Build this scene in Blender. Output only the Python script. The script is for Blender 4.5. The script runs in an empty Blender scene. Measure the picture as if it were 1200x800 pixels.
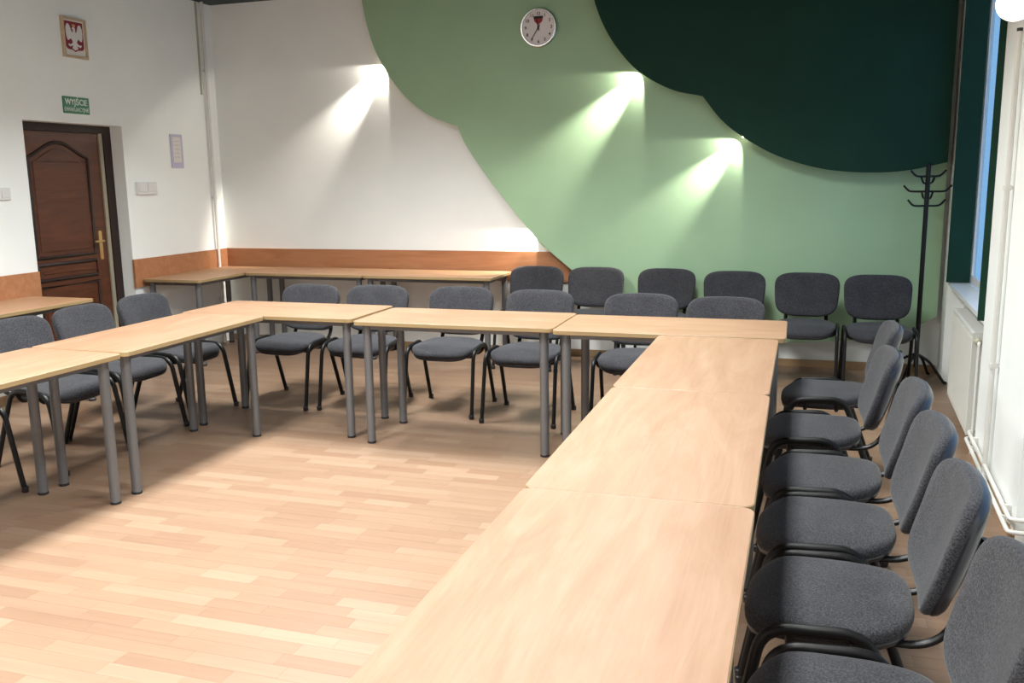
import bpy, bmesh, math, random
from mathutils import Vector, Matrix
random.seed(7)
PI = math.pi
scene = bpy.context.scene
C = scene.collection

# ------------------------------------------------------------------ camera
cam_d = bpy.data.cameras.new('camera')
cam_d.sensor_width = 36.0
cam_d.lens = 1061.56 / 1200 * 36.0
cam_d.clip_start = 0.05
cam = bpy.data.objects.new('camera', cam_d)
C.objects.link(cam)
CR_ = Vector((0.951182, 0.308319, -0.013838))
CU_ = Vector((-0.041471, 0.172113, 0.984204))
CF_ = Vector((-0.305831, 0.935583, -0.176497))
CAM = Vector((0, 0, 1.558))
M = Matrix((CR_, CU_, -CF_)).transposed().to_4x4()
M.translation = CAM
cam.matrix_world = M
scene.camera = cam

# ------------------------------------------------------------------ view, world
vs = scene.view_settings
vs.view_transform = 'Standard'
vs.look = 'None'
vs.gamma = 1.0
vs.use_curve_mapping = False
vs.exposure = 0.82
world = bpy.data.worlds.new('daylight')
scene.world = world
world.use_nodes = True
bg = world.node_tree.nodes['Background']
bg.inputs[0].default_value = (0.19, 0.39, 0.66, 1)
bg.inputs[1].default_value = 1.0

# ceiling panels (positions, power); the fittings are built with the objects below
PANELS = [(x, y) for y in (0.5, 2.8, 5.1) for x in (-3.1, -0.98)]
PANEL_W = 52.0
CEIL = 3.22

# ------------------------------------------------------------------ materials
def new_mat(name):
    m = bpy.data.materials.new(name)
    m.use_nodes = True
    nt = m.node_tree
    return m, nt, nt.nodes['Principled BSDF']

def ramp(nt, fac, stops):
    r = nt.nodes.new('ShaderNodeValToRGB')
    el = r.color_ramp.elements
    while len(el) < len(stops):
        el.new(0.5)
    for e, (p, c) in zip(el, stops):
        e.position = p
        e.color = (*c, 1)
    nt.links.new(fac, r.inputs[0])
    return r.outputs[0]

def noise(nt, vec, scale, detail=3.0, rough=0.5, dist=0.0):
    n = nt.nodes.new('ShaderNodeTexNoise')
    n.inputs['Scale'].default_value = scale
    n.inputs['Detail'].default_value = detail
    n.inputs['Roughness'].default_value = rough
    n.inputs['Distortion'].default_value = dist
    if vec is not None:
        nt.links.new(vec, n.inputs['Vector'])
    return n.outputs['Fac']

def coords(nt, kind='Object', scale=(1, 1, 1), offset=None):
    t = nt.nodes.new('ShaderNodeTexCoord')
    out = t.outputs[kind]
    if offset is not None:
        a = nt.nodes.new('ShaderNodeVectorMath')
        a.operation = 'ADD'
        nt.links.new(out, a.inputs[0])
        nt.links.new(offset, a.inputs[1])
        out = a.outputs[0]
    mp = nt.nodes.new('ShaderNodeMapping')
    mp.inputs['Scale'].default_value = scale
    nt.links.new(out, mp.inputs['Vector'])
    return mp.outputs[0]

def mix(nt, fac, a, b, mode='MIX'):
    m = nt.nodes.new('ShaderNodeMix')
    m.data_type = 'RGBA'
    m.blend_type = mode
    for s, v in ((m.inputs['Factor'], fac), (m.inputs[6], a), (m.inputs[7], b)):
        if hasattr(v, 'links'):
            nt.links.new(v, s)
        elif isinstance(v, tuple):
            s.default_value = (*v, 1)
        else:
            s.default_value = v
    return m.outputs[2]

def bump(nt, b, h, strength, dist=0.002):
    n = nt.nodes.new('ShaderNodeBump')
    n.inputs['Strength'].default_value = strength
    n.inputs['Distance'].default_value = dist
    nt.links.new(h, n.inputs['Height'])
    nt.links.new(n.outputs[0], b.inputs['Normal'])

def plain(name, col, rough=0.5, metal=0.0, var=0.06, scale=6.0, bstr=0.0, bscale=80.0, spec=0.5):
    m, nt, b = new_mat(name)
    v = coords(nt)
    f = noise(nt, v, scale)
    lo = tuple(max(0, c * (1 - var)) for c in col)
    hi = tuple(min(1, c * (1 + var)) for c in col)
    nt.links.new(ramp(nt, f, [(0.3, lo), (0.7, hi)]), b.inputs['Base Color'])
    b.inputs['Roughness'].default_value = rough
    b.inputs['Metallic'].default_value = metal
    b.inputs['Specular IOR Level'].default_value = spec
    if bstr:
        bump(nt, b, noise(nt, v, bscale, 4), bstr)
    return m

def emit(name, col, strength):
    m, nt, b = new_mat(name)
    b.inputs['Base Color'].default_value = (*col, 1)
    b.inputs['Emission Color'].default_value = (*col, 1)
    b.inputs['Emission Strength'].default_value = strength
    return m

def obj_random_vec(nt):
    oi = nt.nodes.new('ShaderNodeObjectInfo')
    s = nt.nodes.new('ShaderNodeMath')
    s.operation = 'MULTIPLY'
    s.inputs[1].default_value = 37.0
    nt.links.new(oi.outputs['Random'], s.inputs[0])
    return s.outputs[0], oi.outputs['Random']

def wood_top(name, a, b_, c, rough=0.5, along='x'):
    m, nt, b = new_mat(name)
    off, rnd = obj_random_vec(nt)
    sc = (1.0, 6.0, 6.0) if along == 'x' else (6.0, 1.0, 6.0)
    v = coords(nt, 'Object', sc, off)
    big = noise(nt, v, 1.5, 5, 0.62, 1.6)
    base = ramp(nt, big, [(0.28, a), (0.5, b_), (0.74, c)])
    fs = (3.0, 110.0, 110.0) if along == 'x' else (110.0, 3.0, 110.0)
    fine = noise(nt, coords(nt, 'Object', fs, off), 1.0, 3, 0.6)
    grain = ramp(nt, fine, [(0.3, (0.86, 0.84, 0.82)), (0.65, (1, 1, 1))])
    nt.links.new(mix(nt, 0.6, base, grain, 'MULTIPLY'), b.inputs['Base Color'])
    b.inputs['Roughness'].default_value = rough
    return m

def plank_mat(name, island):
    m, nt, b = new_mat(name)
    if island:
        g = nt.nodes.new('ShaderNodeNewGeometry')
        rnd = g.outputs['Random Per Island']
    else:
        g = nt.nodes.new('ShaderNodeObjectInfo')
        rnd = g.outputs['Random']
    mu = nt.nodes.new('ShaderNodeMath')
    mu.operation = 'MULTIPLY'
    mu.inputs[1].default_value = 53.0
    nt.links.new(rnd, mu.inputs[0])
    geo = nt.nodes.new('ShaderNodeNewGeometry')
    ad = nt.nodes.new('ShaderNodeVectorMath')
    ad.operation = 'ADD'
    nt.links.new(geo.outputs['Position'], ad.inputs[0])
    nt.links.new(mu.outputs[0], ad.inputs[1])
    mp = nt.nodes.new('ShaderNodeMapping')
    mp.inputs['Scale'].default_value = (2.5, 45, 1)
    nt.links.new(ad.outputs[0], mp.inputs['Vector'])
    f = noise(nt, mp.outputs[0], 1.0, 4, 0.6, 0.4)
    base = ramp(nt, rnd, [(0.0, (0.218, 0.132, 0.084)), (0.3, (0.236, 0.149, 0.096)),
                          (0.7, (0.250, 0.162, 0.106)), (1.0, (0.275, 0.186, 0.126))])
    grain = ramp(nt, f, [(0.25, (0.84, 0.82, 0.80)), (0.7, (1.04, 1.04, 1.04))])
    nt.links.new(mix(nt, 0.7, base, grain, 'MULTIPLY'), b.inputs['Base Color'])
    b.inputs['Roughness'].default_value = 0.4
    b.inputs['Specular IOR Level'].default_value = 0.4
    return m

def fabric_mat(name, col):
    m, nt, b = new_mat(name)
    off, rnd = obj_random_vec(nt)
    v = coords(nt, 'Object', (1, 1, 1), off)
    f1 = noise(nt, v, 210, 2, 0.8)
    f2 = noise(nt, v, 9, 3)
    lo = tuple(c * 0.4 for c in col)
    hi = tuple(c * 1.9 for c in col)
    base = ramp(nt, f1, [(0.36, lo), (0.5, col), (0.66, hi)])
    big = ramp(nt, f2, [(0.3, (0.85, 0.85, 0.87)), (0.7, (1.1, 1.1, 1.1))])
    nt.links.new(mix(nt, 1.0, base, big, 'MULTIPLY'), b.inputs['Base Color'])
    b.inputs['Roughness'].default_value = 0.9
    b.inputs['Specular IOR Level'].default_value = 0.2
    b.inputs['Sheen Weight'].default_value = 0.1
    b.inputs['Sheen Roughness'].default_value = 0.5
    bump(nt, b, f1, 0.35, 0.001)
    return m

MAT = {}
MAT['wall'] = plain('white wall paint', (0.87, 0.90, 0.885), 0.7, var=0.02, scale=2.2, bstr=0.12, bscale=120)
MAT['ceiling'] = plain('dark green ceiling paint', (0.012, 0.026, 0.022), 0.6, var=0.1, bstr=0.1)
MAT['lgreen'] = plain('light green board paint', (0.325, 0.49, 0.305), 0.55, var=0.03, scale=3, bstr=0.05)
MAT['dgreen'] = plain('dark green board paint', (0.007, 0.038, 0.023), 0.7, var=0.08, scale=3, bstr=0.05, spec=0.2)
MAT['mdf'] = plain('raw board edge', (0.36, 0.25, 0.15), 0.7, var=0.1, scale=30)
MAT['beech'] = wood_top('beech laminate', (0.228, 0.122, 0.067), (0.265, 0.152, 0.088), (0.30, 0.188, 0.120))
MAT['beech_side'] = wood_top('orange beech laminate', (0.40, 0.21, 0.11), (0.44, 0.245, 0.132), (0.48, 0.285, 0.16))
MAT['edge'] = wood_top('beech edge band', (0.29, 0.20, 0.095), (0.33, 0.235, 0.115), (0.36, 0.26, 0.14), 0.4)
MAT['splash'] = wood_top('reddish beech board', (0.36, 0.15, 0.065), (0.42, 0.185, 0.085), (0.48, 0.225, 0.11), 0.42)
MAT['skirting'] = wood_top('skirting wood', (0.30, 0.18, 0.09), (0.36, 0.23, 0.12), (0.42, 0.28, 0.15), 0.5)
MAT['steel'] = plain('grey painted steel', (0.15, 0.15, 0.155), 0.42, 0.4, var=0.04)
MAT['black_plastic'] = plain('black plastic', (0.012, 0.012, 0.014), 0.42, var=0.1)
MAT['shell'] = plain('black moulded shell', (0.016, 0.017, 0.024), 0.3, var=0.1)
MAT['black_metal'] = plain('black enamelled tube', (0.005, 0.005, 0.0055), 0.4, var=0.1, spec=0.3)
MAT['fabric'] = fabric_mat('grey woven fabric', (0.034, 0.034, 0.0385))
MAT['plank_o'] = plank_mat('laminate strip', False)
MAT['plank_i'] = plank_mat('laminate strips far', True)
MAT['subfloor'] = plain('floor joint', (0.24, 0.145, 0.09), 0.7)
MAT['door'] = wood_top('dark mahogany', (0.060, 0.016, 0.006), (0.090, 0.025, 0.009), (0.125, 0.037, 0.012), 0.42, 'z')
MAT['door_dark'] = plain('dark door frame', (0.018, 0.006, 0.004), 0.55, var=0.15, scale=20)
MAT['strip'] = plain('beige door seal', (0.35, 0.31, 0.23), 0.5)
MAT['brass'] = plain('brass', (0.62, 0.45, 0.2), 0.3, 0.9)
MAT['white_plastic'] = plain('white plastic', (0.72, 0.72, 0.72), 0.4, var=0.02)
MAT['enamel'] = plain('white enamel', (0.70, 0.70, 0.665), 0.35, var=0.02)
MAT['pipe'] = plain('white painted pipe', (0.70, 0.69, 0.66), 0.4, var=0.03)
MAT['valve'] = plain('beige valve plastic', (0.40, 0.38, 0.28), 0.4)
MAT['frame_wood'] = plain('pale picture frame wood', (0.52, 0.40, 0.26), 0.5, var=0.1, scale=25)
MAT['paper'] = plain('white paper', (0.72, 0.69, 0.66), 0.8, var=0.02)
MAT['lilac'] = plain('lilac plastic', (0.52, 0.50, 0.64), 0.4, var=0.02)
MAT['red'] = plain('crest red', (0.22, 0.012, 0.03), 0.6, var=0.04)
MAT['crest_white'] = plain('crest white', (0.68, 0.68, 0.68), 0.6, var=0.03)
MAT['gold'] = plain('crest gold', (0.60, 0.33, 0.13), 0.5)
MAT['sign_green'] = plain('sign green', (0.012, 0.17, 0.085), 0.4, var=0.03)
MAT['sign_white'] = plain('sign lettering', (0.80, 0.85, 0.80), 0.5, var=0.01)
MAT['chrome'] = plain('silver clock rim', (0.6, 0.6, 0.6), 0.22, 0.9)
MAT['face'] = plain('clock face', (0.74, 0.69, 0.69), 0.5, var=0.01)
MAT['ink'] = plain('black print', (0.012, 0.012, 0.012), 0.5)
MAT['logo_red'] = plain('red print', (0.33, 0.02, 0.02), 0.5)
MAT['sill'] = plain('white window sill', (0.76, 0.77, 0.78), 0.3, var=0.02)
MAT['halogen'] = emit('halogen bulb', (1.0, 0.9, 0.72), 40.0)
MAT['globe'] = emit('frosted globe', (1.0, 0.93, 0.72), 2.2)
MAT['diffuser'] = emit('lit diffuser', (1.0, 0.96, 0.90), 3.0)
def glass_mat():
    m, nt, b = new_mat('window glass')
    out = nt.nodes['Material Output']
    tr = nt.nodes.new('ShaderNodeBsdfTransparent')
    gl = nt.nodes.new('ShaderNodeBsdfGlossy')
    gl.inputs['Roughness'].default_value = 0.02
    mx = nt.nodes.new('ShaderNodeMixShader')
    lw = nt.nodes.new('ShaderNodeLayerWeight')
    pw = nt.nodes.new('ShaderNodeMath')
    pw.operation = 'POWER'
    pw.inputs[1].default_value = 5.0
    sc = nt.nodes.new('ShaderNodeMath')
    sc.operation = 'MULTIPLY'
    sc.inputs[1].default_value = 0.4
    nt.links.new(lw.outputs['Facing'], pw.inputs[0])
    nt.links.new(pw.outputs[0], sc.inputs[0])
    nt.links.new(sc.outputs[0], mx.inputs[0])
    nt.links.new(tr.outputs[0], mx.inputs[1])
    nt.links.new(gl.outputs[0], mx.inputs[2])
    nt.links.new(mx.outputs[0], out.inputs['Surface'])
    return m
MAT['glass'] = glass_mat()

# ------------------------------------------------------------------ mesh helpers
class MB:
    def __init__(self):
        self.v, self.f, self.mi = [], [], []
    def add(self, vs_, fs, mi=0):
        n = len(self.v)
        self.v += [tuple(p) for p in vs_]
        for f in fs:
            self.f.append(tuple(i + n for i in f))
            self.mi.append(mi)
        return self
    def box(self, x0, x1, y0, y1, z0, z1, T=None, mi=0):
        vs_ = [(x, y, z) for z in (z0, z1) for y in (y0, y1) for x in (x0, x1)]
        if T:
            vs_ = [T(*p) for p in vs_]
        return self.add(vs_, [(0, 2, 3, 1), (4, 5, 7, 6), (0, 1, 5, 4), (2, 6, 7, 3), (0, 4, 6, 2), (1, 3, 7, 5)], mi)
    def rings(self, rs, cap0=True, cap1=True, mi=0, closed=True):
        n = len(rs[0])
        vs_ = [p for r in rs for p in r]
        fs = []
        for k in range(len(rs) - 1):
            for i in range(n if closed else n - 1):
                j = (i + 1) % n
                fs.append((k * n + i, k * n + j, (k + 1) * n + j, (k + 1) * n + i))
        if cap0:
            fs.append(tuple(range(n))[::-1])
        if cap1:
            fs.append(tuple((len(rs) - 1) * n + i for i in range(n)))
        return self.add(vs_, fs, mi)
    def prism(self, outline, place, t0, t1, ch=0.0, mi=0, side_mi=None):
        """outline: 2D ccw points; place(u, v, t) -> 3D; thickness t0..t1; ch: chamfer"""
        if ch > 0:
            ins = inset(outline, ch)
            seq = [(ins, t0), (outline, t0 + ch), (outline, t1 - ch), (ins, t1)]
        else:
            seq = [(outline, t0), (outline, t1)]
        rs = [[place(u, v, t) for u, v in o] for o, t in seq]
        if side_mi is None:
            return self.rings(rs, mi=mi)
        n = len(outline)
        self.rings(rs, False, False, mi=side_mi)
        b = len(self.v) - n * len(rs)
        self.f.append(tuple(b + i for i in range(n))[::-1]); self.mi.append(mi)
        self.f.append(tuple(b + n * (len(rs) - 1) + i for i in range(n))); self.mi.append(mi)
        return self
    def tube(self, path, r, n=10, r2=None, side=None, mi=0):
        """tube along a polyline; r2 is the half-width along `side`"""
        pts = [Vector(p) for p in path]
        rs = []
        up = None
        for i, p in enumerate(pts):
            a = pts[max(i - 1, 0)]
            c = pts[min(i + 1, len(pts) - 1)]
            t = (c - a).normalized()
            if side is not None:
                s = Vector(side)
                s = (s - t * s.dot(t)).normalized()
            else:
                if up is None:
                    up = Vector((0, 0, 1)) if abs(t.z) < 0.9 else Vector((0, 1, 0))
                s = t.cross(up).normalized()
                up = s.cross(t)
            q = t.cross(s).normalized()
            ring = []
            for k in range(n):
                an = 2 * PI * k / n
                ring.append(p + s * math.cos(an) * (r2 or r) + q * math.sin(an) * r)
            rs.append(ring)
        return self.rings(rs, mi=mi)
    def cyl(self, a, b, r, n=16, r1=None, ch=0.0, mi=0):
        a, b = Vector(a), Vector(b)
        t = (b - a).normalized()
        s = t.cross(Vector((0, 0, 1)) if abs(t.z) < 0.9 else Vector((1, 0, 0))).normalized()
        q = t.cross(s)
        r1 = r if r1 is None else r1
        seq = [(a, r), (b, r1)]
        if ch:
            seq = [(a, r - ch), (a + t * ch, r), (b - t * ch, r1), (b, r1 - ch)]
        return self.rings([[p + (s * math.cos(2 * PI * k / n) + q * math.sin(2 * PI * k / n)) * rr for k in range(n)] for p, rr in seq], mi=mi)
    def sphere(self, c, r, n=14, sx=1, sy=1, sz=1):
        c = Vector(c)
        rs = []
        for i in range(1, n):
            a = PI * i / n - PI / 2
            rs.append([c + Vector((sx * r * math.cos(a) * math.cos(2 * PI * k / (2 * n)), sy * r * math.cos(a) * math.sin(2 * PI * k / (2 * n)), sz * r * math.sin(a))) for k in range(2 * n)])
        return self.rings(rs)
    def mesh(self, name, mats, smooth=35):
        me = bpy.data.meshes.new(name)
        me.from_pydata([tuple(p) for p in self.v], [], self.f)
        bm = bmesh.new()
        bm.from_mesh(me)
        for f, k in zip(bm.faces, self.mi):
            f.material_index = k
        bmesh.ops.recalc_face_normals(bm, faces=bm.faces)
        bm.to_mesh(me)
        bm.free()
        for m in (mats if isinstance(mats, (list, tuple)) else [mats]):
            me.materials.append(MAT[m])
        if smooth:
            for p in me.polygons:
                p.use_smooth = True
            me.set_sharp_from_angle(angle=math.radians(smooth))
        return me
    def build(self, name, mats, parent=None, smooth=35, loc=None):
        o = bpy.data.objects.new(name, self.mesh(name, mats, smooth))
        C.objects.link(o)
        if parent:
            o.parent = parent
        if loc:
            o.location = loc
        return o

def inset(o, d):
    n = len(o)
    out = []
    for i in range(n):
        a, b, c = Vector(o[i - 1]), Vector(o[i]), Vector(o[(i + 1) % n])
        e1 = (b - a).normalized()
        e2 = (c - b).normalized()
        n1 = Vector((-e1.y, e1.x))
        n2 = Vector((-e2.y, e2.x))
        k = n1 + n2
        k = k / max(0.3, k.dot(n1))
        p = b + k * d
        out.append((p.x, p.y))
    return out

def rrect(w, h, r, n=6, cx=0.0, cy=0.0):
    pts = []
    for sx, sy, a0 in ((1, -1, -PI / 2), (1, 1, 0), (-1, 1, PI / 2), (-1, -1, PI)):
        for k in range(n + 1):
            a = a0 + PI / 2 * k / n
            pts.append((cx + sx * (w / 2 - r) + r * math.cos(a), cy + sy * (h / 2 - r) + r * math.sin(a)))
    return pts

def bend(path, r, n=6):
    """round the corners of a polyline"""
    P = [Vector(p) for p in path]
    out = [P[0]]
    for i in range(1, len(P) - 1):
        a, b, c = P[i - 1], P[i], P[i + 1]
        rr = min(r, (b - a).length * 0.49, (c - b).length * 0.49)
        p0 = b + (a - b).normalized() * rr
        p1 = b + (c - b).normalized() * rr
        for k in range(n + 1):
            t = k / n
            out.append(p0 * (1 - t) ** 2 + b * 2 * t * (1 - t) + p1 * t * t)
    out.append(P[-1])
    return out

def spline(pts, n=8):
    P = [Vector(p) for p in pts]
    P = [P[0] * 2 - P[1]] + P + [P[-1] * 2 - P[-2]]
    out = []
    for i in range(1, len(P) - 2):
        for k in range(n):
            t = k / n
            a, b, c, d = P[i - 1], P[i], P[i + 1], P[i + 2]
            out.append(0.5 * ((2 * b) + (c - a) * t + (2 * a - 5 * b + 4 * c - d) * t * t + (3 * b - a - 3 * c + d) * t ** 3))
    out.append(P[-2])
    return [tuple(p) for p in out]

def cushion(w, d, n, prof, fmap, N=44):
    mb = MB()
    rs = []
    for s, h in prof:
        ring = []
        for k in range(N):
            a = 2 * PI * k / N
            c, q = math.cos(a), math.sin(a)
            x = w / 2 * math.copysign(abs(c) ** (2 / n), c) * s
            y = d / 2 * math.copysign(abs(q) ** (2 / n), q) * s
            ring.append(fmap(x, y, h))
        rs.append(ring)
    return mb.rings(rs)

def empty(name, loc=(0, 0, 0), rz=0.0):
    o = bpy.data.objects.new(name, None)
    o.empty_display_size = 0.1
    C.objects.link(o)
    o.location = loc
    o.rotation_euler = (0, 0, rz)
    return o

def tag(o, label=None, cat=None, group=None, kind=None):
    if label: o['label'] = label
    if cat: o['category'] = cat
    if group: o['group'] = group
    if kind: o['kind'] = kind
    return o

def copy_tree(o, parent=None):
    c = o.copy()
    C.objects.link(c)
    c.parent = parent
    for ch in list(o.children):
        copy_tree(ch, c)
    return c

def text_mesh(name, s, size, matname, parent, mw, extrude=0.0008, width=None, align='CENTER', bold=0.0):
    cu = bpy.data.curves.new(name, 'FONT')
    cu.body = s
    cu.size = size
    cu.align_x = align
    cu.align_y = 'CENTER'
    cu.extrude = extrude
    cu.offset = bold
    cu.resolution_u = 3
    t = bpy.data.objects.new(name, cu)
    C.objects.link(t)
    bpy.context.view_layer.update()
    me = bpy.data.meshes.new_from_object(t.evaluated_get(bpy.context.evaluated_depsgraph_get()))
    bpy.data.objects.remove(t)
    bpy.data.curves.remove(cu)
    if width:
        xs = [v.co.x for v in me.vertices]
        k = width / (max(xs) - min(xs))
        for v in me.vertices:
            v.co.x *= k
    me.transform(mw)
    me.materials.clear()
    me.materials.append(MAT[matname])
    o = bpy.data.objects.new(name, me)
    C.objects.link(o)
    o.parent = parent
    return o

# ------------------------------------------------------------------ the room
XL, YB, YF = -5.5, 7.72, -1.6
DY0, DY1, DZ = 5.37, 6.39, 2.035          # door opening in the left wall
TW = 0.3

# the right wall runs slightly askew: s along it from its pier corner, d into the room
RA = math.atan(0.036)
RT = Vector((math.sin(RA), math.cos(RA), 0))
RN = Vector((-math.cos(RA), math.sin(RA), 0))
RO = Vector((0.885, 4.1, 0))
def RW(s, d, z):
    return RO + RT * s + RN * d + Vector((0, 0, z))

tag(MB().box(XL - TW, 1.5, YF - TW, YB + TW, -0.2, -0.004).build('floor', 'subfloor', smooth=0), kind='structure')
floor = bpy.data.objects['floor']
tag(MB().box(XL - TW, 1.6, YF - TW, YB + TW, CEIL, CEIL + 0.2).build('ceiling', 'ceiling', smooth=0), kind='structure')
tag(MB().box(XL - TW, 1.185, YB, YB + TW, -0.004, CEIL).build('wall_back', 'wall', smooth=0), kind='structure')
tag(MB().box(XL - TW, 1.5, YF - TW, YF, -0.004, CEIL).build('wall_front', 'wall', smooth=0), kind='structure')
m = MB()
m.box(XL - TW, XL, YF, DY0, -0.004, CEIL)
m.box(XL - TW, XL, DY1, YB, -0.004, CEIL)
m.box(XL - TW, XL, DY0, DY1, DZ, CEIL)
tag(m.build('wall_left', 'wall', smooth=0), kind='structure')

S1a, S1b = 1.33, 3.27      # window niche by the corner
S2a, S2b = -2.0, 0.0       # next niche, beside the frame
ZS, ZH = 0.755, 2.85
def RB(mb, s0, s1, d0, d1, z0, z1):
    return mb.box(s0, s1, d0, d1, z0, z1, T=lambda s, d, z: RW(s, d, z))
m = MB()
RB(m, S1b, 3.62, -0.18, 0, -0.004, CEIL)
RB(m, S2b, S1a, -0.18, 0, -0.004, CEIL)
RB(m, -5.75, S2a, -0.18, 0, -0.004, CEIL)
for a, b in ((S1a, S1b), (S2a, S2b)):
    RB(m, a, b, -0.18, 0, ZH, CEIL)
    RB(m, a, b, -0.18, -0.12, -0.004, ZS - 0.03)
tag(m.build('wall_right', 'wall', smooth=0), kind='structure')

# floor strips: rows along X
PW = 0.072
LENS = [0.24, 0.30, 0.36, 0.42, 0.48]
TOPS = []   # table rectangles filled below for the visibility pick
strips = []
y = YF
row = 0
while y < YB - 0.01:
    x = XL - random.random() * 0.4
    while x < 1.05:
        L = random.choice(LENS)
        strips.append((x, y, L))
        x += L
    y += PW
    row += 1

# ------------------------------------------------------------------ tables
K = 0.75 / 0.74
TL, TWD, TH = 1.216, 0.598, 0.75
RIM = {
 'L1': (-3.413, 2.889, 90 - 1.4), 'L2': (-3.405, 4.104, 90.3), 'B1': (-3.133, 5.007, -0.25), 'B2': (-1.893, 4.937, 0.68),
 'B3': (-0.684, 4.903, 0.72), 'R1': (-0.408, 3.983, 90.2), 'R2': (-0.397, 2.779, 90.5), 'R3': (-0.387, 1.577, 90.2)}
def hidden(p):
    """is the floor point p covered by a table top, as seen from the camera?"""
    t = (CAM.z - TH) / CAM.z
    q = CAM + (p - CAM) * t
    for cx, cy, a in RIM.values():
        a = math.radians(a)
        dx, dy = q.x - cx * K, q.y - cy * K
        u = dx * math.cos(a) + dy * math.sin(a)
        v = -dx * math.sin(a) + dy * math.cos(a)
        if abs(u) < TL / 2 and abs(v) < TWD / 2:
            return True
    return False
def in_frame(p):
    d = p - CAM
    zc = d.dot(CF_)
    if zc < 0.3: return False
    return abs(d.dot(CR_) / zc) < 0.56 and abs(d.dot(CU_) / zc) < 0.375
score = []
for k, (x, yy, L) in enumerate(strips):
    p = Vector((x + L / 2, yy + PW / 2, 0))
    ok = in_frame(p) and not hidden(p) and p.x < 0.85
    score.append(((p - CAM).length / math.sqrt(L) if ok else 1e9, k))
score.sort()
near = {k for s, k in score[:296] if s < 1e8}
G = 0.0003
strip_mesh = {}
for L in LENS:
    strip_mesh[L] = MB().box(-L / 2 + G, L / 2 - G, -PW / 2 + G, PW / 2 - G, -0.004, 0).mesh('plank', 'plank_o', 0)
far = MB()
for k, (x, yy, L) in enumerate(strips):
    if k in near:
        o = bpy.data.objects.new('plank', strip_mesh[L])
        C.objects.link(o)
        o.parent = floor
        o.location = (x + L / 2, yy + PW / 2, 0)
    else:
        y1 = min(yy + PW, YB)
        xe = 0.885 + (yy - 4.1) * 0.036 + 0.14
        x1 = min(x + L, xe)
        if x1 - x < 0.02: continue
        far.box(max(x, XL - 0.2) + G, x1 - G, yy + G, y1 - G, -0.004, 0)
tag(far.build('planks', 'plank_i', floor, 0), 'beech laminate floor strips laid further back', kind='stuff')

def make_table(name, topmat, inset_leg=0.066, TL=TL, TWD=TWD):
    root = empty(name)
    o = rrect(TL, TWD, 0.032)
    core = inset(o, 0.001)
    tt = MB().prism(core, lambda u, v, t: (u, v, t), TH - 0.025, TH, 0.0015).build('tabletop', topmat, root)
    e = MB()
    rs = []
    for oo, z in ((core, TH - 0.0235), (o, TH - 0.0225), (o, TH - 0.0022), (core, TH - 0.0016)):
        rs.append([(u, v, z) for u, v in oo])
    e.rings(rs, False, False)
    e.build('edge_banding', 'edge', tt)
    lx, ly = TL / 2 - inset_leg, TWD / 2 - inset_leg
    for sx in (-1, 1):
        for sy in (-1, 1):
            l = MB().cyl((0, 0, 0.012), (0, 0, TH - 0.026), 0.025, 20).build('leg', 'steel', root, loc=(sx * lx, sy * ly, 0))
            MB().cyl((0, 0, 0), (0, 0, 0.014), 0.0265, 20, ch=0.002).build('foot_cap', 'black_plastic', l)
            MB().box(-0.045, 0.045, -0.045, 0.045, TH - 0.031, TH - 0.0255).build('leg_plate', 'steel', l, 0)
    for sy in (-1, 1):
        MB().box(-lx + 0.024, lx - 0.024, sy * ly - 0.012, sy * ly + 0.012, TH - 0.054, TH - 0.0255).build('frame_rail', 'steel', root, 0)
    for sx in (-1, 1):
        MB().box(sx * lx - 0.012, sx * lx + 0.012, -ly + 0.024, ly - 0.024, TH - 0.054, TH - 0.0255).build('frame_rail', 'steel', root, 0)
    return root

proto_t = make_table('conference_table', 'beech')
TLAB = {
 'L1': 'beech table of the door-side row, second table from the back-row corner',
 'L2': 'beech table of the door-side row, butted against the corner table',
 'B1': 'beech corner table where the door-side row meets the back row',
 'B2': 'middle beech table of the back row, between two other tables',
 'B3': 'beech table of the back row in the corner towards the coat stand',
 'R1': 'beech table of the radiator-side row, butted against the back row',
 'R2': 'middle beech table of the radiator-side row, between two tables',
 'R3': 'beech table of the radiator-side row, farthest from the back row'}
for i, (n, (cx, cy, a)) in enumerate(RIM.items()):
    t = proto_t if i == 0 else copy_tree(proto_t)
    t.location = (cx * K, cy * K, 0)
    t.rotation_euler = (0, 0, math.radians(a))
    tag(t, TLAB[n], 'table', 'conference tables set in a U')
proto_s = make_table('side_table', 'beech_side', 0.057, 1.192, 0.584)
SIDE = [((-5.185, 4.665, 90), 'beech side table against the wall on the light switch side of the door'),
        ((-5.175, 7.04, 90), 'beech side table in the room corner, under the notice and pipe'),
        ((-4.282, 7.375, 0), 'beech side table on the white wall, next to the corner side table'),
        ((-3.085, 7.36, 0), 'beech side table on the white wall, ending beside a wall chair')]
for i, ((x, y, a), lab) in enumerate(SIDE):
    t = proto_s if i == 0 else copy_tree(proto_s)
    t.location = (x, y, 0)
    t.rotation_euler = (0, 0, math.radians(a))
    tag(t, lab, 'table', 'side tables along the walls')

# ------------------------------------------------------------------ chairs (front is -Y)
def sstep(a, b, x):
    t = max(0, min(1, (x - a) / (b - a)))
    return t * t * (3 - 2 * t)

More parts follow.
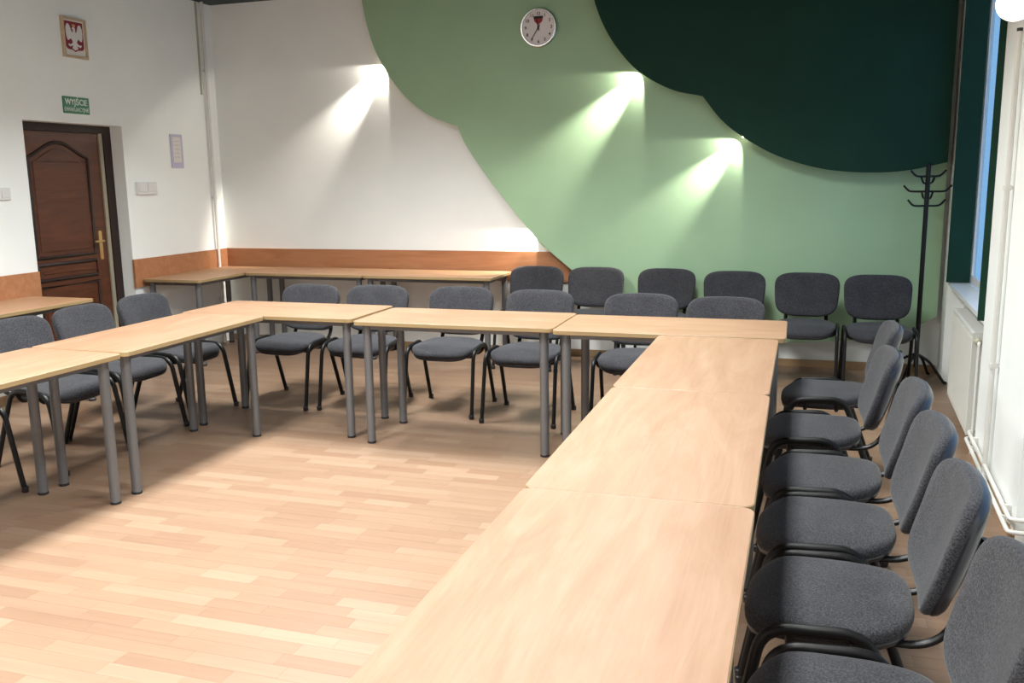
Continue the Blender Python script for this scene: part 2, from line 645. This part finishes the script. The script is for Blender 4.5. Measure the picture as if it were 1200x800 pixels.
def make_chair():
    root = empty('conference_chair')
    ZT = 0.462
    def smap(x, y, h):
        z = ZT + h - 0.034 * sstep(-0.10, -0.215, y) ** 1.3 + 0.010 * sstep(0.08, 0.21, y) - 0.006 * (x / 0.23) ** 2
        xx = x * (1.0 - 0.05 * sstep(0.05, 0.21, y))
        return (xx, y, z)
    prof = [(0.1, -0.052), (0.6, -0.052), (0.93, -0.050), (0.975, -0.042), (0.995, -0.030), (1.0, -0.022), (0.99, -0.012), (0.965, -0.005), (0.92, -0.001), (0.8, 0.002), (0.5, 0.004), (0.1, 0.004)]
    seat = cushion(0.455, 0.425, 3.2, prof, smap).build('seat', 'fabric', root, 60)
    pprof = [(0.1, -0.068), (0.6, -0.068), (0.90, -0.064), (0.965, -0.054), (0.985, -0.040), (0.97, -0.034)]
    cushion(0.455, 0.425, 3.2, pprof, smap).build('seat_pan', 'shell', seat, 60)
    # backrest
    th = math.radians(15)
    y0, z0, W, Hh = 0.303, 0.647, 0.475, 0.335
    def bmap(x, v, w):
        b = 0.038 * (abs(x) / (W / 2)) ** 2.2
        xx = x * (1.0 + 0.05 * (v / (Hh / 2)))
        vv = v * (1.0 + (0.05 if v < 0 else 0.0) * (1 - (x / (W / 2)) ** 2))
        return (xx, y0 + vv * math.sin(th) - w * math.cos(th) - b - 0.03 * (vv / (Hh / 2)) ** 2 * (1 if vv < 0 else 0.2) * 0.5, z0 + vv * math.cos(th) + w * math.sin(th))
    bprof = [(0.1, -0.008), (0.7, -0.008), (0.96, -0.006), (0.99, 0.0), (1.0, 0.008), (0.99, 0.018), (0.965, 0.026), (0.92, 0.031), (0.8, 0.034), (0.5, 0.036), (0.1, 0.036)]
    back = cushion(W, Hh, 4.0, bprof, bmap).build('backrest', 'fabric', root, 60)
    shp = [(0.1, -0.030), (0.7, -0.029), (0.9, -0.026), (0.965, -0.018), (0.99, -0.008), (0.985, -0.001), (0.9, -0.004)]
    cushion(W, Hh, 4.0, shp, bmap).build('backrest_shell', 'shell', back, 60)
    # side frames: inverted U of oval tube
    for s in (-1, 1):
        x = s * 0.238
        path = bend([(x + s * 0.005, -0.235, 0.008), (x, -0.155, 0.442), (x, 0.095, 0.456), (x + s * 0.005, 0.255, 0.008)], 0.07, 8)
        f = MB().tube(path, 0.016, 10, r2=0.0125, side=(1, 0, 0)).build('side_frame', 'black_metal', root, 60)
        for fy in (-0.235, 0.255):
            MB().cyl((x + s * 0.005, fy, 0), (x + s * 0.005, fy - 0.004 * math.copysign(1, -fy), 0.03), 0.0175, 12, ch=0.003).build('foot_cap', 'black_plastic', f)
        bp = bend([(s * 0.15, -0.10, 0.405), (s * 0.15, 0.275, 0.405), (s * 0.15, 0.318, 0.60), (s * 0.15, 0.345, 0.70)], 0.16, 10)
        MB().tube(bp, 0.0095, 10, r2=0.014, side=(1, 0, 0)).build('back_support', 'black_metal', root, 60)
    for yy in (-0.09, 0.06):
        path = bend([(-0.238, yy, 0.435), (-0.21, yy, 0.387), (0.21, yy, 0.387), (0.238, yy, 0.435)], 0.03, 4)
        MB().tube(path, 0.0095, 8).build('crossbar', 'black_metal', root, 60)
    return root

proto_c = make_chair()
ords = ['first', 'second', 'third', 'fourth', 'fifth', 'sixth']
CH = []
# against the green wall, from the coat stand leftwards
for k, (x, y, a) in enumerate([(0.52, 6.99, 1), (0.0, 7.06, -2), (-0.53, 7.09, 2), (-1.11, 7.21, -3), (-1.68, 7.225, 3), (-2.215, 7.23, 1)]):
    CH.append((x, y, a, f'grey upholstered chair set against the wall, {ords[k]} from the coat stand', 'chairs along the green wall'))
# behind the back row tables
for k, (x, y, a) in enumerate([(-0.47, 5.47, 0), (-1.0, 5.54, 3), (-1.72, 5.59, -1), (-2.31, 5.66, 1), (-2.94, 5.63, 3), (-3.49, 5.59, -2)]):
    CH.append((x, y, a, f'grey upholstered chair pushed up to the back row tables, {ords[k]} from the radiator side', 'chairs at the back row tables'))
# outside the door-side row, facing +X
for k, (x, y, a) in enumerate([(-4.05, 5.10, 90), (-4.04, 4.54, 91), (-4.02, 3.99, 89), (-4.03, 3.23, 90)]):
    CH.append((x, y, a, f'grey upholstered chair at the door-side table row, {ords[k]} from the back row corner', 'chairs at the door-side tables'))
# along the radiator wall, facing -X
for k, (x, y, a) in enumerate([(0.112, 4.905, -90), (0.045, 4.14, -89), (0.085, 3.49, -91), (0.09, 2.965, -90), (0.09, 2.435, -91), (0.115, 1.87, -90)]):
    CH.append((x, y, a, f'grey upholstered chair in the row along the radiator wall, {ords[k]} from the coat stand end', 'chairs at the radiator-side tables'))
for i, (x, y, a, lab, g) in enumerate(CH):
    c = proto_c if i == 0 else copy_tree(proto_c)
    c.location = (x, y, 0)
    c.rotation_euler = (0, 0, math.radians(a))
    tag(c, lab, 'chair', g)

# ------------------------------------------------------------------ boards on the back wall
def bring(pts, close):
    return pts + close
l1 = spline([(-3.86, 3.215), (-3.845, 3.10), (-3.811, 2.919), (-3.737, 2.696), (-3.597, 2.454), (-3.421, 2.256), (-3.22, 2.116), (-2.971, 2.02)], 5)
l2 = spline([(-2.971, 2.02), (-2.903, 1.872), (-2.787, 1.693), (-2.616, 1.469), (-2.4, 1.209), (-2.253, 1.039), (-2.123, 0.921), (-1.931, 0.768), (-1.712, 0.602), (-1.405, 0.432), (-0.974, 0.293), (-0.482, 0.225), (-0.008, 0.217), (0.444, 0.263), (0.754, 0.344), (0.979, 0.46)], 4)
out = l1 + l2[1:] + [(0.979, 3.215)]
LGY = 7.63
o = MB().prism(out, lambda u, v, t: (u, t, v), LGY, LGY + 0.018, 0, 0, 1).build('cloud_panel', ['lgreen', 'mdf'], None, 25)
tag(o, 'large light green cloud-shaped board hung on the white wall', 'wall panel')
d1 = spline([(-1.745, 3.21), (-1.735, 3.10), (-1.717, 2.972), (-1.639, 2.769), (-1.519, 2.577), (-1.343, 2.389), (-1.087, 2.244), (-0.837, 2.181)], 5)
d2 = spline([(-0.837, 2.181), (-0.692, 1.999), (-0.524, 1.862), (-0.26, 1.711), (0.062, 1.607), (0.373, 1.57), (0.673, 1.578), (0.963, 1.636)], 5)
out = d1 + d2[1:] + [(0.963, 3.21)]
o = MB().prism(out, lambda u, v, t: (u, t, v), 7.50, 7.518, 0, 0, 1).build('cloud_panel', ['dgreen', 'mdf'], None, 25)
tag(o, 'dark green cloud-shaped board hung in front of the light green one', 'wall panel')
# stand-off battens carrying the boards
for (x0, x1, z0, z1, ya, yb, par) in [(-3.0, 0.9, 2.95, 3.0, LGY + 0.018, YB - 0.001, 'cloud_panel'), (-2.2, 0.9, 1.3, 1.35, LGY + 0.018, YB - 0.001, 'cloud_panel'),
                                      (-1.2, 0.9, 2.9, 2.95, 7.518, LGY, 'cloud_panel.001'), (-0.2, 0.9, 1.85, 1.9, 7.518, LGY, 'cloud_panel.001')]:
    MB().box(x0, x1, ya, yb, z0, z1).build('batten', 'mdf', bpy.data.objects[par], 0)

# halogen spots tucked behind the board edges
def spot(name, loc, label, out_y, energy, narrow):
    x, y, z = loc
    r = empty(name, loc)
    dirv = Vector((-0.69, 0.14, -0.70)).normalized()
    back = Vector((0, 0, 0)) - dirv * 0.05
    MB().cyl(back, dirv * 0.004, 0.016, 14, r1=0.021).build('housing', 'black_metal', r)
    MB().sphere(dirv * 0.006, 0.010, 6).build('bulb', 'halogen', r)
    MB().cyl(back, (back.x, out_y - y, back.z), 0.006, 8).build('bracket', 'black_metal', r)
    for size, e, blend in ((98, energy, 0.25), (38, narrow, 1.0)):
        l = bpy.data.lights.new('halogen_beam', 'SPOT')
        l.energy = e
        l.color = (1.0, 0.92, 0.80)
        l.spot_size = math.radians(size)
        l.spot_blend = blend
        l.shadow_soft_size = 0.012
        lo = bpy.data.objects.new('halogen_beam', l)
        C.objects.link(lo)
        lo.parent = r
        lo.location = dirv * 0.02
        lo.rotation_euler = dirv.to_track_quat('-Z', 'Y').to_euler()
    tag(r, label, 'spotlight', 'halogen spotlights behind the boards')
spot('wall_spotlight', (-3.66, 7.675, 2.60), 'small halogen spotlight behind the light green board, lighting the upper white wall', YB, 12, 220)
spot('wall_spotlight', (-1.32, 7.572, 2.42), 'small halogen spotlight behind the dark green board, nearest the clock', LGY, 14, 240)
spot('wall_spotlight', (-0.515, 7.56, 1.868), 'small halogen spotlight with visible bulb at the lower lobe of the dark green board', LGY, 10, 120)
spot('wall_spotlight', (-2.27, 7.675, 1.13), 'small halogen spotlight behind the light green board, just above the wood backboard', YB, 16, 14)

# ------------------------------------------------------------------ wall boards (backsplashes), skirting
def board(pl, name='wall_backboard', lab=''):
    return tag(pl.build(name, 'splash', None, 0), lab, 'backboard')
board(MB().box(XL + 0.022, -1.957, YB - 0.02, YB, 0.655, 0.922), lab='reddish beech backboard along the white back wall above side tables')
board(MB().box(XL, XL + 0.02, DY1 - 0.01, YB, 0.68, 0.922), lab='short reddish beech backboard between the door and the corner pipe')
board(MB().box(XL, XL + 0.02, 2.0, DY0 - 0.005, 0.68, 0.922), lab='reddish beech backboard on the light switch side of the door')
tag(MB().box(XL, 1.0, YB - 0.014, YB, 0, 0.06).build('baseboard_back', 'skirting', None, 0), kind='structure')
m = MB()
RB(m, 0.0, S1a, 0, 0.014, 0, 0.045)
tag(m.build('baseboard_right', 'skirting', None, 0), kind='structure')
tag(MB().box(XL, XL + 0.014, YF, DY0, 0, 0.06).build('baseboard_left', 'skirting', None, 0), kind='structure')

# ------------------------------------------------------------------ door
door = empty('door_1', (XL - 0.12, (DY0 + DY1) / 2, 0))
tag(door, kind='structure')
def D(mb, name, mat, parent=None, smooth=0):
    """door pieces are given in world coordinates"""
    par = parent or door
    off = Vector((XL - 0.12, (DY0 + DY1) / 2, 0))
    mb.v = [tuple(Vector(p) - off) for p in mb.v]
    return mb.build(name, mat, par, smooth)
XF = XL - 0.12
m = MB()
m.box(XF - 0.1, XF, DY1 - 0.085, DY1, 0, DZ)
m.box(XF - 0.1, XF, DY0, DY0 + 0.06, 0, DZ)
m.box(XF - 0.1, XF, DY0 + 0.06, DY1 - 0.085, DZ - 0.06, DZ)
D(m, 'door_frame', 'door_dark')
D(MB().box(XF - 0.06, XF - 0.012, DY1 - 0.122, DY1 - 0.087, 0.01, DZ - 0.06), 'seal_strip', 'strip')
LY0, LY1 = DY0 + 0.062, DY1 - 0.124
leaf = D(MB().box(XF - 0.07, XF - 0.025, LY0, LY1, 0.008, DZ - 0.062), 'door_leaf', 'door')
XP = XF - 0.025
pa, pb = LY0 + 0.085, LY1 - 0.14
def arch(n=24, dz=0.0):
    pts = []
    for k in range(n + 1):
        t = k / n
        s = 0.5 - 0.5 * math.cos(2 * PI * t)
        pts.append((pb + (pa - pb) * t, 1.775 + 0.115 * s ** 0.75 + dz))
    return pts
def panel(outl):
    D(MB().prism(inset(outl, 0.045), lambda u, v, t: (t, u, v), XP, XP + 0.006, 0.003), 'door_panel', 'door', leaf)
    D(MB().tube([(XP + 0.002, u, v) for u, v in outl] + [(XP + 0.002, *outl[0])], 0.014, 8), 'moulding', 'door_dark', leaf, 50)
panel([(pa, 1.0), (pb, 1.0)] + arch())
panel([(pa, 0.825), (pb, 0.825), (pb, 0.945), (pa, 0.945)])
panel([(pa, 0.16), (pb, 0.16), (pb, 0.77), (pa, 0.77)])
hd = D(MB().prism(rrect(0.036, 0.24, 0.012, 4, LY1 - 0.075, 1.06), lambda u, v, t: (t, u, v), XP, XP + 0.008, 0.002), 'handle_plate', 'brass', leaf)
D(MB().tube(bend([(XP, LY1 - 0.075, 1.095), (XP + 0.05, LY1 - 0.075, 1.095), (XP + 0.052, LY1 - 0.19, 1.095)], 0.02), 0.009, 10), 'handle_lever', 'brass', leaf, 50)
tag(D(MB().box(XF - 0.17, XF - 0.14, DY0 - 0.1, DY1 + 0.1, 0, DZ + 0.1), 'door_backing', 'door_dark'), None)

# ------------------------------------------------------------------ windows in the right wall
def window(n, a, b):
    w = empty(f'window_{n}', RW((a + b) / 2, -0.16, ZS))
    w.rotation_euler = (0, 0, -RA)
    tag(w, kind='structure')
    off = RW((a + b) / 2, -0.16, ZS)
    inv = Matrix.Rotation(RA, 3, 'Z')
    def W(mb, name, mat, parent=None):
        mb.v = [tuple(inv @ (Vector(p) - off)) for p in mb.v]
        return mb.build(name, mat, parent or w, 0)
    m = MB()
    for s0, s1, z0, z1 in ((a, a + 0.025, ZS, ZH), (b - 0.025, b, ZS, ZH), (a + 0.025, b - 0.025, ZS, ZS + 0.06), (a + 0.025, b - 0.025, ZH - 0.06, ZH), ((a + b) / 2 - 0.04, (a + b) / 2 + 0.04, ZS + 0.06, ZH - 0.06)):
        RB(m, s0, s1, -0.168, -0.152, z0, z1)
    W(m, 'window_frame', 'white_plastic')
    for s0, s1 in ((a + 0.025, (a + b) / 2 - 0.04), ((a + b) / 2 + 0.04, b - 0.025)):
        W(RB(MB(), s0, s1, -0.164, -0.160, ZS + 0.06, ZH - 0.06), 'pane', 'glass')
    W(RB(MB(), a + 0.002, b - 0.002, -0.144, -0.012, ZS - 0.029, ZS - 0.001), 'window_sill', 'sill')
window(1, S1a, S1b)
window(2, S2a, S2b)
# dark green boards lining the reveals
def reveal(s0, s1, d1, lab):
    m = RB(MB(), s0, s1, -0.142, d1, ZS + 0.006, ZH - 0.002)
    tag(m.build('reveal_board', 'dgreen', None, 0), lab, 'board')
reveal(S1b - 0.022, S1b - 0.002, 0.012, 'dark green board lining the window reveal beside the coat stand')
reveal(S1a + 0.002, S1a + 0.022, 0.032, 'dark green board lining the window reveal beside the wall pipe')

# ------------------------------------------------------------------ radiator
ra, rb_ = S1a + 0.12, S1b - 0.80
rad = empty('radiator', RW((ra + rb_) / 2, -0.05, 0))
tag(rad, 'white panel radiator under the window sill', 'radiator')
def RR(mb, name, mat, parent=None, smooth=30, root=rad, base=RW((ra + rb_) / 2, -0.05, 0)):
    mb.v = [tuple(Vector(p) - base) for p in mb.v]
    return mb.build(name, mat, parent or root, smooth)
body = RR(RB(MB(), ra, rb_, 0.018, 0.036, 0.09, 0.67), 'front_panel', 'enamel')
RR(RB(MB(), ra, rb_, -0.085, -0.070, 0.09, 0.67), 'rear_panel', 'enamel')
m = MB()
k = ra + 0.02
while k < rb_ - 0.02:
    RB(m, k, k + 0.014, 0.036, 0.039, 0.115, 0.645)
    k += 0.033
RR(m, 'rib', 'enamel', body)
for s in (ra - 0.004, rb_):
    RR(RB(MB(), s, s + 0.004, -0.085, 0.036, 0.085, 0.675), 'side_cover', 'enamel')
m = MB()
k = ra + 0.01
while k < rb_ - 0.01:
    RB(m, k, k + 0.012, -0.069, 0.017, 0.662, 0.671)
    k += 0.028
g = RR(m, 'top_grille', 'enamel')
tag(g, kind='stuff')
MBv = MB().cyl(RW(ra - 0.005, 0.01, 0.63), RW(ra - 0.07, 0.01, 0.63), 0.020, 14, ch=0.004)
RR(MBv, 'valve_head', 'valve')
MBv = MB().tube(bend([RW(ra - 0.05, 0.01, 0.63), RW(ra - 0.085, 0.01, 0.63), RW(ra - 0.085, 0.01, 0.0)], 0.03), 0.009, 8)
RR(MBv, 'supply_pipe', 'pipe')

# heating pipes along the pier
p1 = bend([RW(S1a + 0.09, -0.03, 0.125), RW(S1a + 0.06, -0.03, 0.125), RW(S1a + 0.05, 0.03, 0.125), RW(-0.035, 0.03, 0.125), RW(-0.035, -0.10, 0.125), RW(-1.2, -0.10, 0.125)], 0.03)
p2 = bend([RW(S1a + 0.20, -0.03, 0.075), RW(S1a + 0.10, -0.03, 0.075), RW(S1a + 0.09, 0.036, 0.075), RW(-0.05, 0.036, 0.075), RW(-0.05, -0.09, 0.075), RW(-1.2, -0.09, 0.075)], 0.03)
for p, lab in ((p1, 'upper white heating pipe running around the pier above the skirting'), (p2, 'lower white heating pipe running around the pier near the floor')):
    o = tag(MB().tube(p, 0.010, 10).build('heating_pipe', 'pipe', None, 60), lab, 'pipe', 'heating pipes along the pier')
    z, d = (0.125, 0.03) if p is p1 else (0.075, 0.036)
    for q in (0.12, 1.2):
        MB().box(q - 0.008, q + 0.008, 0, d, z - 0.013, z + 0.013, T=RW).build('clip', 'pipe', o, 0)
c = tag(MB().tube([RW(0.735, 0.028, 0.0), RW(0.735, 0.028, 2.19)], 0.0125, 10).build('wall_pipe', 'pipe', None, 60), 'white vertical pipe on the pier below the globe lamp', 'pipe')
for z in (0.06, 0.63, 1.485):
    MB().cyl(RW(0.735, 0.028, z - 0.012), RW(0.735, 0.028, z + 0.012), 0.018, 12).build('clamp', 'pipe', c)
    MB().box(0.727, 0.743, 0, 0.02, z - 0.008, z + 0.008, T=RW).build('clamp_arm', 'pipe', c, 0)
MB().cyl(RW(0.735, 0.028, 2.19), RW(0.735, 0.028, 2.205), 0.013, 10).build('end_cap', 'ink', c)
# globe lamp on the pier
gl = empty('wall_lamp', RW(0.30, 0.0, 2.25))
tag(gl, 'glowing frosted globe lamp on the white pier above the wall pipe', 'lamp')
MB().cyl(RN * 0.0, RN * 0.02, 0.05, 20, ch=0.004).build('wall_plate', 'white_plastic', gl)
MB().cyl(RN * 0.02, RN * 0.05, 0.02, 14).build('holder', 'white_plastic', gl)
MB().sphere(RN * 0.115, 0.075, 14).build('globe', 'globe', gl, 180)

# ------------------------------------------------------------------ coat stand
cs = empty('coat_stand', (0.825, 7.40, 0))
tag(cs, 'black metal coat stand with curved hooks in the corner by window', 'coat stand')
MB().cyl((0, 0, 0.10), (0, 0, 1.61), 0.017, 14, ch=0.003).build('pole', 'black_metal', cs)
MB().sphere((0, 0, 1.612), 0.019, 8).build('finial', 'black_metal', cs, 180)
for k in range(4):
    a = PI / 4 + 0.25 + k * PI / 2
    ca, sa = math.cos(a), math.sin(a)
    path = bend([(0.012 * ca, 0.012 * sa, 0.20), (0.10 * ca, 0.10 * sa, 0.16), (0.215 * ca, 0.215 * sa, 0.015), (0.235 * ca, 0.235 * sa, 0.012)], 0.05)
    MB().tube(path, 0.0105, 10).build('foot', 'black_metal', cs, 60)
for z, ang, L in ((1.535, 12, 0.125), (1.485, 62, 0.12), (1.425, -8, 0.162), (1.375, 100, 0.13), (1.32, 14, 0.135)):
    a = math.radians(ang)
    ca, sa = math.cos(a), math.sin(a)
    pts = [(-L, 0.045), (-L + 0.03, 0.012), (-L + 0.06, 0), (0, 0), (L - 0.06, 0), (L - 0.03, 0.012), (L, 0.045)]
    MB().tube([(x * ca, x * sa, z + q) for x, q in spline(pts, 4)], 0.0075, 8).build('hook', 'black_metal', cs, 60)

# ------------------------------------------------------------------ clock
ck = empty('wall_clock', (-2.215, LGY, 2.80))
tag(ck, 'round silver-rimmed clock hung on the light green board', 'clock')
RC = 0.158
def disc(r, n=48):
    return [(r * math.cos(2 * PI * k / n), r * math.sin(2 * PI * k / n)) for k in range(n)]
ck_place = lambda u, v, t: (u, -t, v)
m = MB()
m.rings([[ck_place(u, v, t) for u, v in disc(r)] for r, t in ((RC - 0.01, 0.0), (RC, 0.008), (RC, 0.03), (RC - 0.006, 0.037), (RC - 0.016, 0.037), (RC - 0.02, 0.028))], True, False)
m.build('rim', 'chrome', ck, 40)
MB().prism(disc(RC - 0.018), ck_place, 0.02, 0.026).build('dial', 'face', ck, 0)
BASE = Matrix(((1, 0, 0, 0), (0, 0, -1, 0), (0, 1, 0, 0), (0, 0, 0, 1)))
for h in range(1, 13):
    a = PI / 2 - h * PI / 6
    text_mesh('numeral', str(h), 0.036, 'ink', ck, Matrix.Translation((0.112 * math.cos(a), -0.0268, 0.112 * math.sin(a))) @ BASE, bold=0.0008)
lg = MB().prism([(-0.042, 0.092), (-0.034, 0.05), (0.0, 0.02), (0.034, 0.05), (0.042, 0.092)][::-1][::-1], ck_place, 0.0262, 0.0272).build('dial_emblem', 'logo_red', ck, 0)
MB().box(-0.04, 0.04, -0.0282, -0.0272, 0.072, 0.092).build('emblem_band', 'ink', lg, 0)
def hand(name, ang, L, w, t, mat='ink'):
    a = math.radians(ang)
    d = Vector((math.sin(a), math.cos(a)))
    q = Vector((d.y, -d.x))
    o = [tuple(d * -0.025 - q * w), tuple(d * -0.025 + q * w), tuple(d * L + q * w * 0.6), tuple(d * L - q * w * 0.6)]
    MB().prism(o, ck_place, t, t + 0.0015).build(name, mat, ck, 0)
hand('hour_hand', 349, 0.085, 0.006, 0.029)
hand('minute_hand', 213, 0.118, 0.0042, 0.031)
MB().prism(disc(0.009, 16), ck_place, 0.027, 0.034).build('hand_hub', 'ink', ck)

# ------------------------------------------------------------------ crest, sign, notice, switches on the left wall
def LW(u, v, t, cy, cz):      # u: +Y along the wall as seen from the room, v up, t into room
    return (XL + t, cy + u, cz + v)
LBASE = Matrix(((0, 0, 1, 0), (1, 0, 0, 0), (0, 1, 0, 0), (0, 0, 0, 1)))
cr = empty('framed_crest', (XL, 5.945, 2.682))
tag(cr, 'framed red crest with a white crowned eagle above the exit sign', 'picture')
pl = lambda u, v, t: (t, u, v)
CW, CHh = 0.245, 0.30
for a in ((-CW / 2, CW / 2, CHh / 2 - 0.018, CHh / 2), (-CW / 2, CW / 2, -CHh / 2, -CHh / 2 + 0.018), (-CW / 2, -CW / 2 + 0.018, -CHh / 2 + 0.018, CHh / 2 - 0.018), (CW / 2 - 0.018, CW / 2, -CHh / 2 + 0.018, CHh / 2 - 0.018)):
    MB().box(0, 0.024, a[0], a[1], a[2], a[3]).build('frame_rail', 'frame_wood', cr, 0)
MB().box(0.002, 0.012, -CW / 2 + 0.016, CW / 2 - 0.016, -CHh / 2 + 0.016, CHh / 2 - 0.016).build('backing_paper', 'paper', cr, 0)
sh = [(-0.093, 0.122), (-0.093, -0.065)] + [(-0.093 + 0.02 * k / 4, -0.065 - 0.022 * math.sin(PI / 2 * k / 4)) for k in range(1, 5)] + [(-0.025, -0.092), (0, -0.105), (0.025, -0.092)] + [(0.073 + 0.02 * k / 4, -0.087 + 0.022 * (1 - math.cos(PI / 2 * k / 4))) for k in range(0, 5)] + [(0.093, 0.122)]
shield = MB().prism(sh, pl, 0.012, 0.0135).build('shield', 'red', cr, 0)
def piece(o, nm='eagle', mat='crest_white', t=0.0135):
    return MB().prism(o, pl, t, t + 0.0012).build(nm, mat, shield, 0)
half = [(0, 0.045), (0.018, 0.040), (0.030, 0.055), (0.040, 0.088), (0.055, 0.103), (0.070, 0.100), (0.082, 0.075), (0.085, 0.035), (0.080, 0.0), (0.070, -0.022), (0.055, -0.018), (0.040, -0.005), (0.026, -0.018), (0.020, -0.035),
        (0.045, -0.052), (0.062, -0.046), (0.068, -0.058), (0.050, -0.068), (0.018, -0.055), (0.030, -0.078), (0.012, -0.088), (0, -0.092)]
piece([(x, z) for x, z in half] + [(-x, z) for x, z in half[::-1]][1:-1])
piece([(-0.012, 0.04), (0.012, 0.04), (0.014, 0.068), (0.004, 0.082), (-0.010, 0.080), (-0.024, 0.068), (-0.012, 0.064)], 'eagle_head')
piece([(-0.014, 0.083), (0.014, 0.083), (0.018, 0.103), (0.008, 0.096), (0, 0.107), (-0.008, 0.096), (-0.018, 0.103)], 'crown', 'gold')

sg = empty('exit_sign', (XL, 5.907, 2.172))
tag(sg, 'green emergency exit sign above the door with white lettering', 'sign')
MB().prism(rrect(0.272, 0.128, 0.004, 2), pl, 0, 0.006, 0.001).build('sign_plate', 'sign_green', sg, 0)
text_mesh('lettering', 'WYJŚCIE', 0.062, 'sign_white', sg, Matrix.Translation((0.0065, 0.0, 0.022)) @ LBASE, width=0.225, bold=0.0008)
text_mesh('lettering', 'EWAKUACYJNE', 0.042, 'sign_white', sg, Matrix.Translation((0.0065, 0.0, -0.034)) @ LBASE, width=0.250, bold=0.0002)

nt_ = empty('wall_notice', (XL, 7.07, 1.848))
tag(nt_, 'pale lilac framed notice on the wall beside the corner pipe', 'notice')
MB().prism(rrect(0.165, 0.30, 0.006, 3), pl, 0, 0.010, 0.002).build('holder', 'lilac', nt_, 0)
MB().box(0.010, 0.0115, -0.055, 0.055, -0.10, 0.125).build('sheet', 'paper', nt_, 0)
for k in range(5):
    MB().box(0.0115, 0.0119, -0.04, 0.04 - 0.012 * (k % 2), 0.085 - 0.035 * k, 0.091 - 0.035 * k).build('text_line', 'lilac', nt_, 0)

sw = empty('wall_switch', (XL, 6.618, 1.523))
tag(sw, 'wide white switch box on the wall between door and notice', 'switch')
MB().prism(rrect(0.245, 0.105, 0.008, 3), pl, 0, 0.028, 0.003).build('housing', 'white_plastic', sw, 0)
for u in (-0.062, 0.055):
    MB().prism(rrect(0.095 if u < 0 else 0.11, 0.07, 0.004, 2, u, 0.006), pl, 0.028, 0.034, 0.002).build('rocker', 'white_plastic', sw, 0)
sw = empty('wall_switch', (XL, 5.135, 1.503))
tag(sw, 'small square white light switch on the wall beyond the door', 'switch')
MB().prism(rrect(0.105, 0.088, 0.006, 3), pl, 0, 0.014, 0.003).build('housing', 'white_plastic', sw, 0)
MB().prism(rrect(0.06, 0.055, 0.003, 2), pl, 0.014, 0.020, 0.002).build('rocker', 'white_plastic', sw, 0)

# corner pipes on the left wall
cp = tag(MB().tube([(XL + 0.034, 7.545, 0), (XL + 0.034, 7.545, CEIL)], 0.014, 12).build('wall_pipe', 'pipe', None, 60), 'white vertical pipe in the corner, running from ceiling behind the side table', 'pipe')
for z in (0.45, 1.42, 2.6):
    MB().cyl((XL + 0.034, 7.545, z - 0.012), (XL + 0.034, 7.545, z + 0.012), 0.0195, 12).build('clamp', 'pipe', cp)
    MB().box(XL, XL + 0.03, 7.54, 7.55, z - 0.006, z + 0.006).build('clamp_arm', 'pipe', cp, 0)
tag(MB().box(XL, XL + 0.012, 7.485, 7.500, 2.38, CEIL).build('cable_conduit', 'valve', None, 0), 'thin beige cable conduit beside the corner pipe under the ceiling', 'conduit')

# ------------------------------------------------------------------ ceiling luminaires
for (x, y) in PANELS:
    r = empty('ceiling_panel_light', (x, y, CEIL))
    tag(r, 'oblong ceiling panel light over the conference tables', 'ceiling light', 'ceiling panel lights')
    for a in ((-0.31, 0.31, -0.61, -0.59), (-0.31, 0.31, 0.59, 0.61), (-0.31, -0.29, -0.59, 0.59), (0.29, 0.31, -0.59, 0.59)):
        MB().box(a[0], a[1], a[2], a[3], -0.045, 0).build('frame_rail', 'white_plastic', r, 0)
    MB().box(-0.29, 0.29, -0.59, 0.59, -0.035, -0.025).build('diffuser', 'diffuser', r, 0)
    l = bpy.data.lights.new('panel_lamp', 'AREA')
    l.shape = 'RECTANGLE'
    l.size = 0.57
    l.size_y = 1.16
    l.energy = PANEL_W * (1.08 if x < -2 else 0.8)
    l.color = (0.975, 1.0, 0.985)
    l.spread = math.radians(130)
    lo = bpy.data.objects.new('panel_lamp', l)
    C.objects.link(lo)
    lo.parent = r
    lo.location = (0, 0, -0.05)
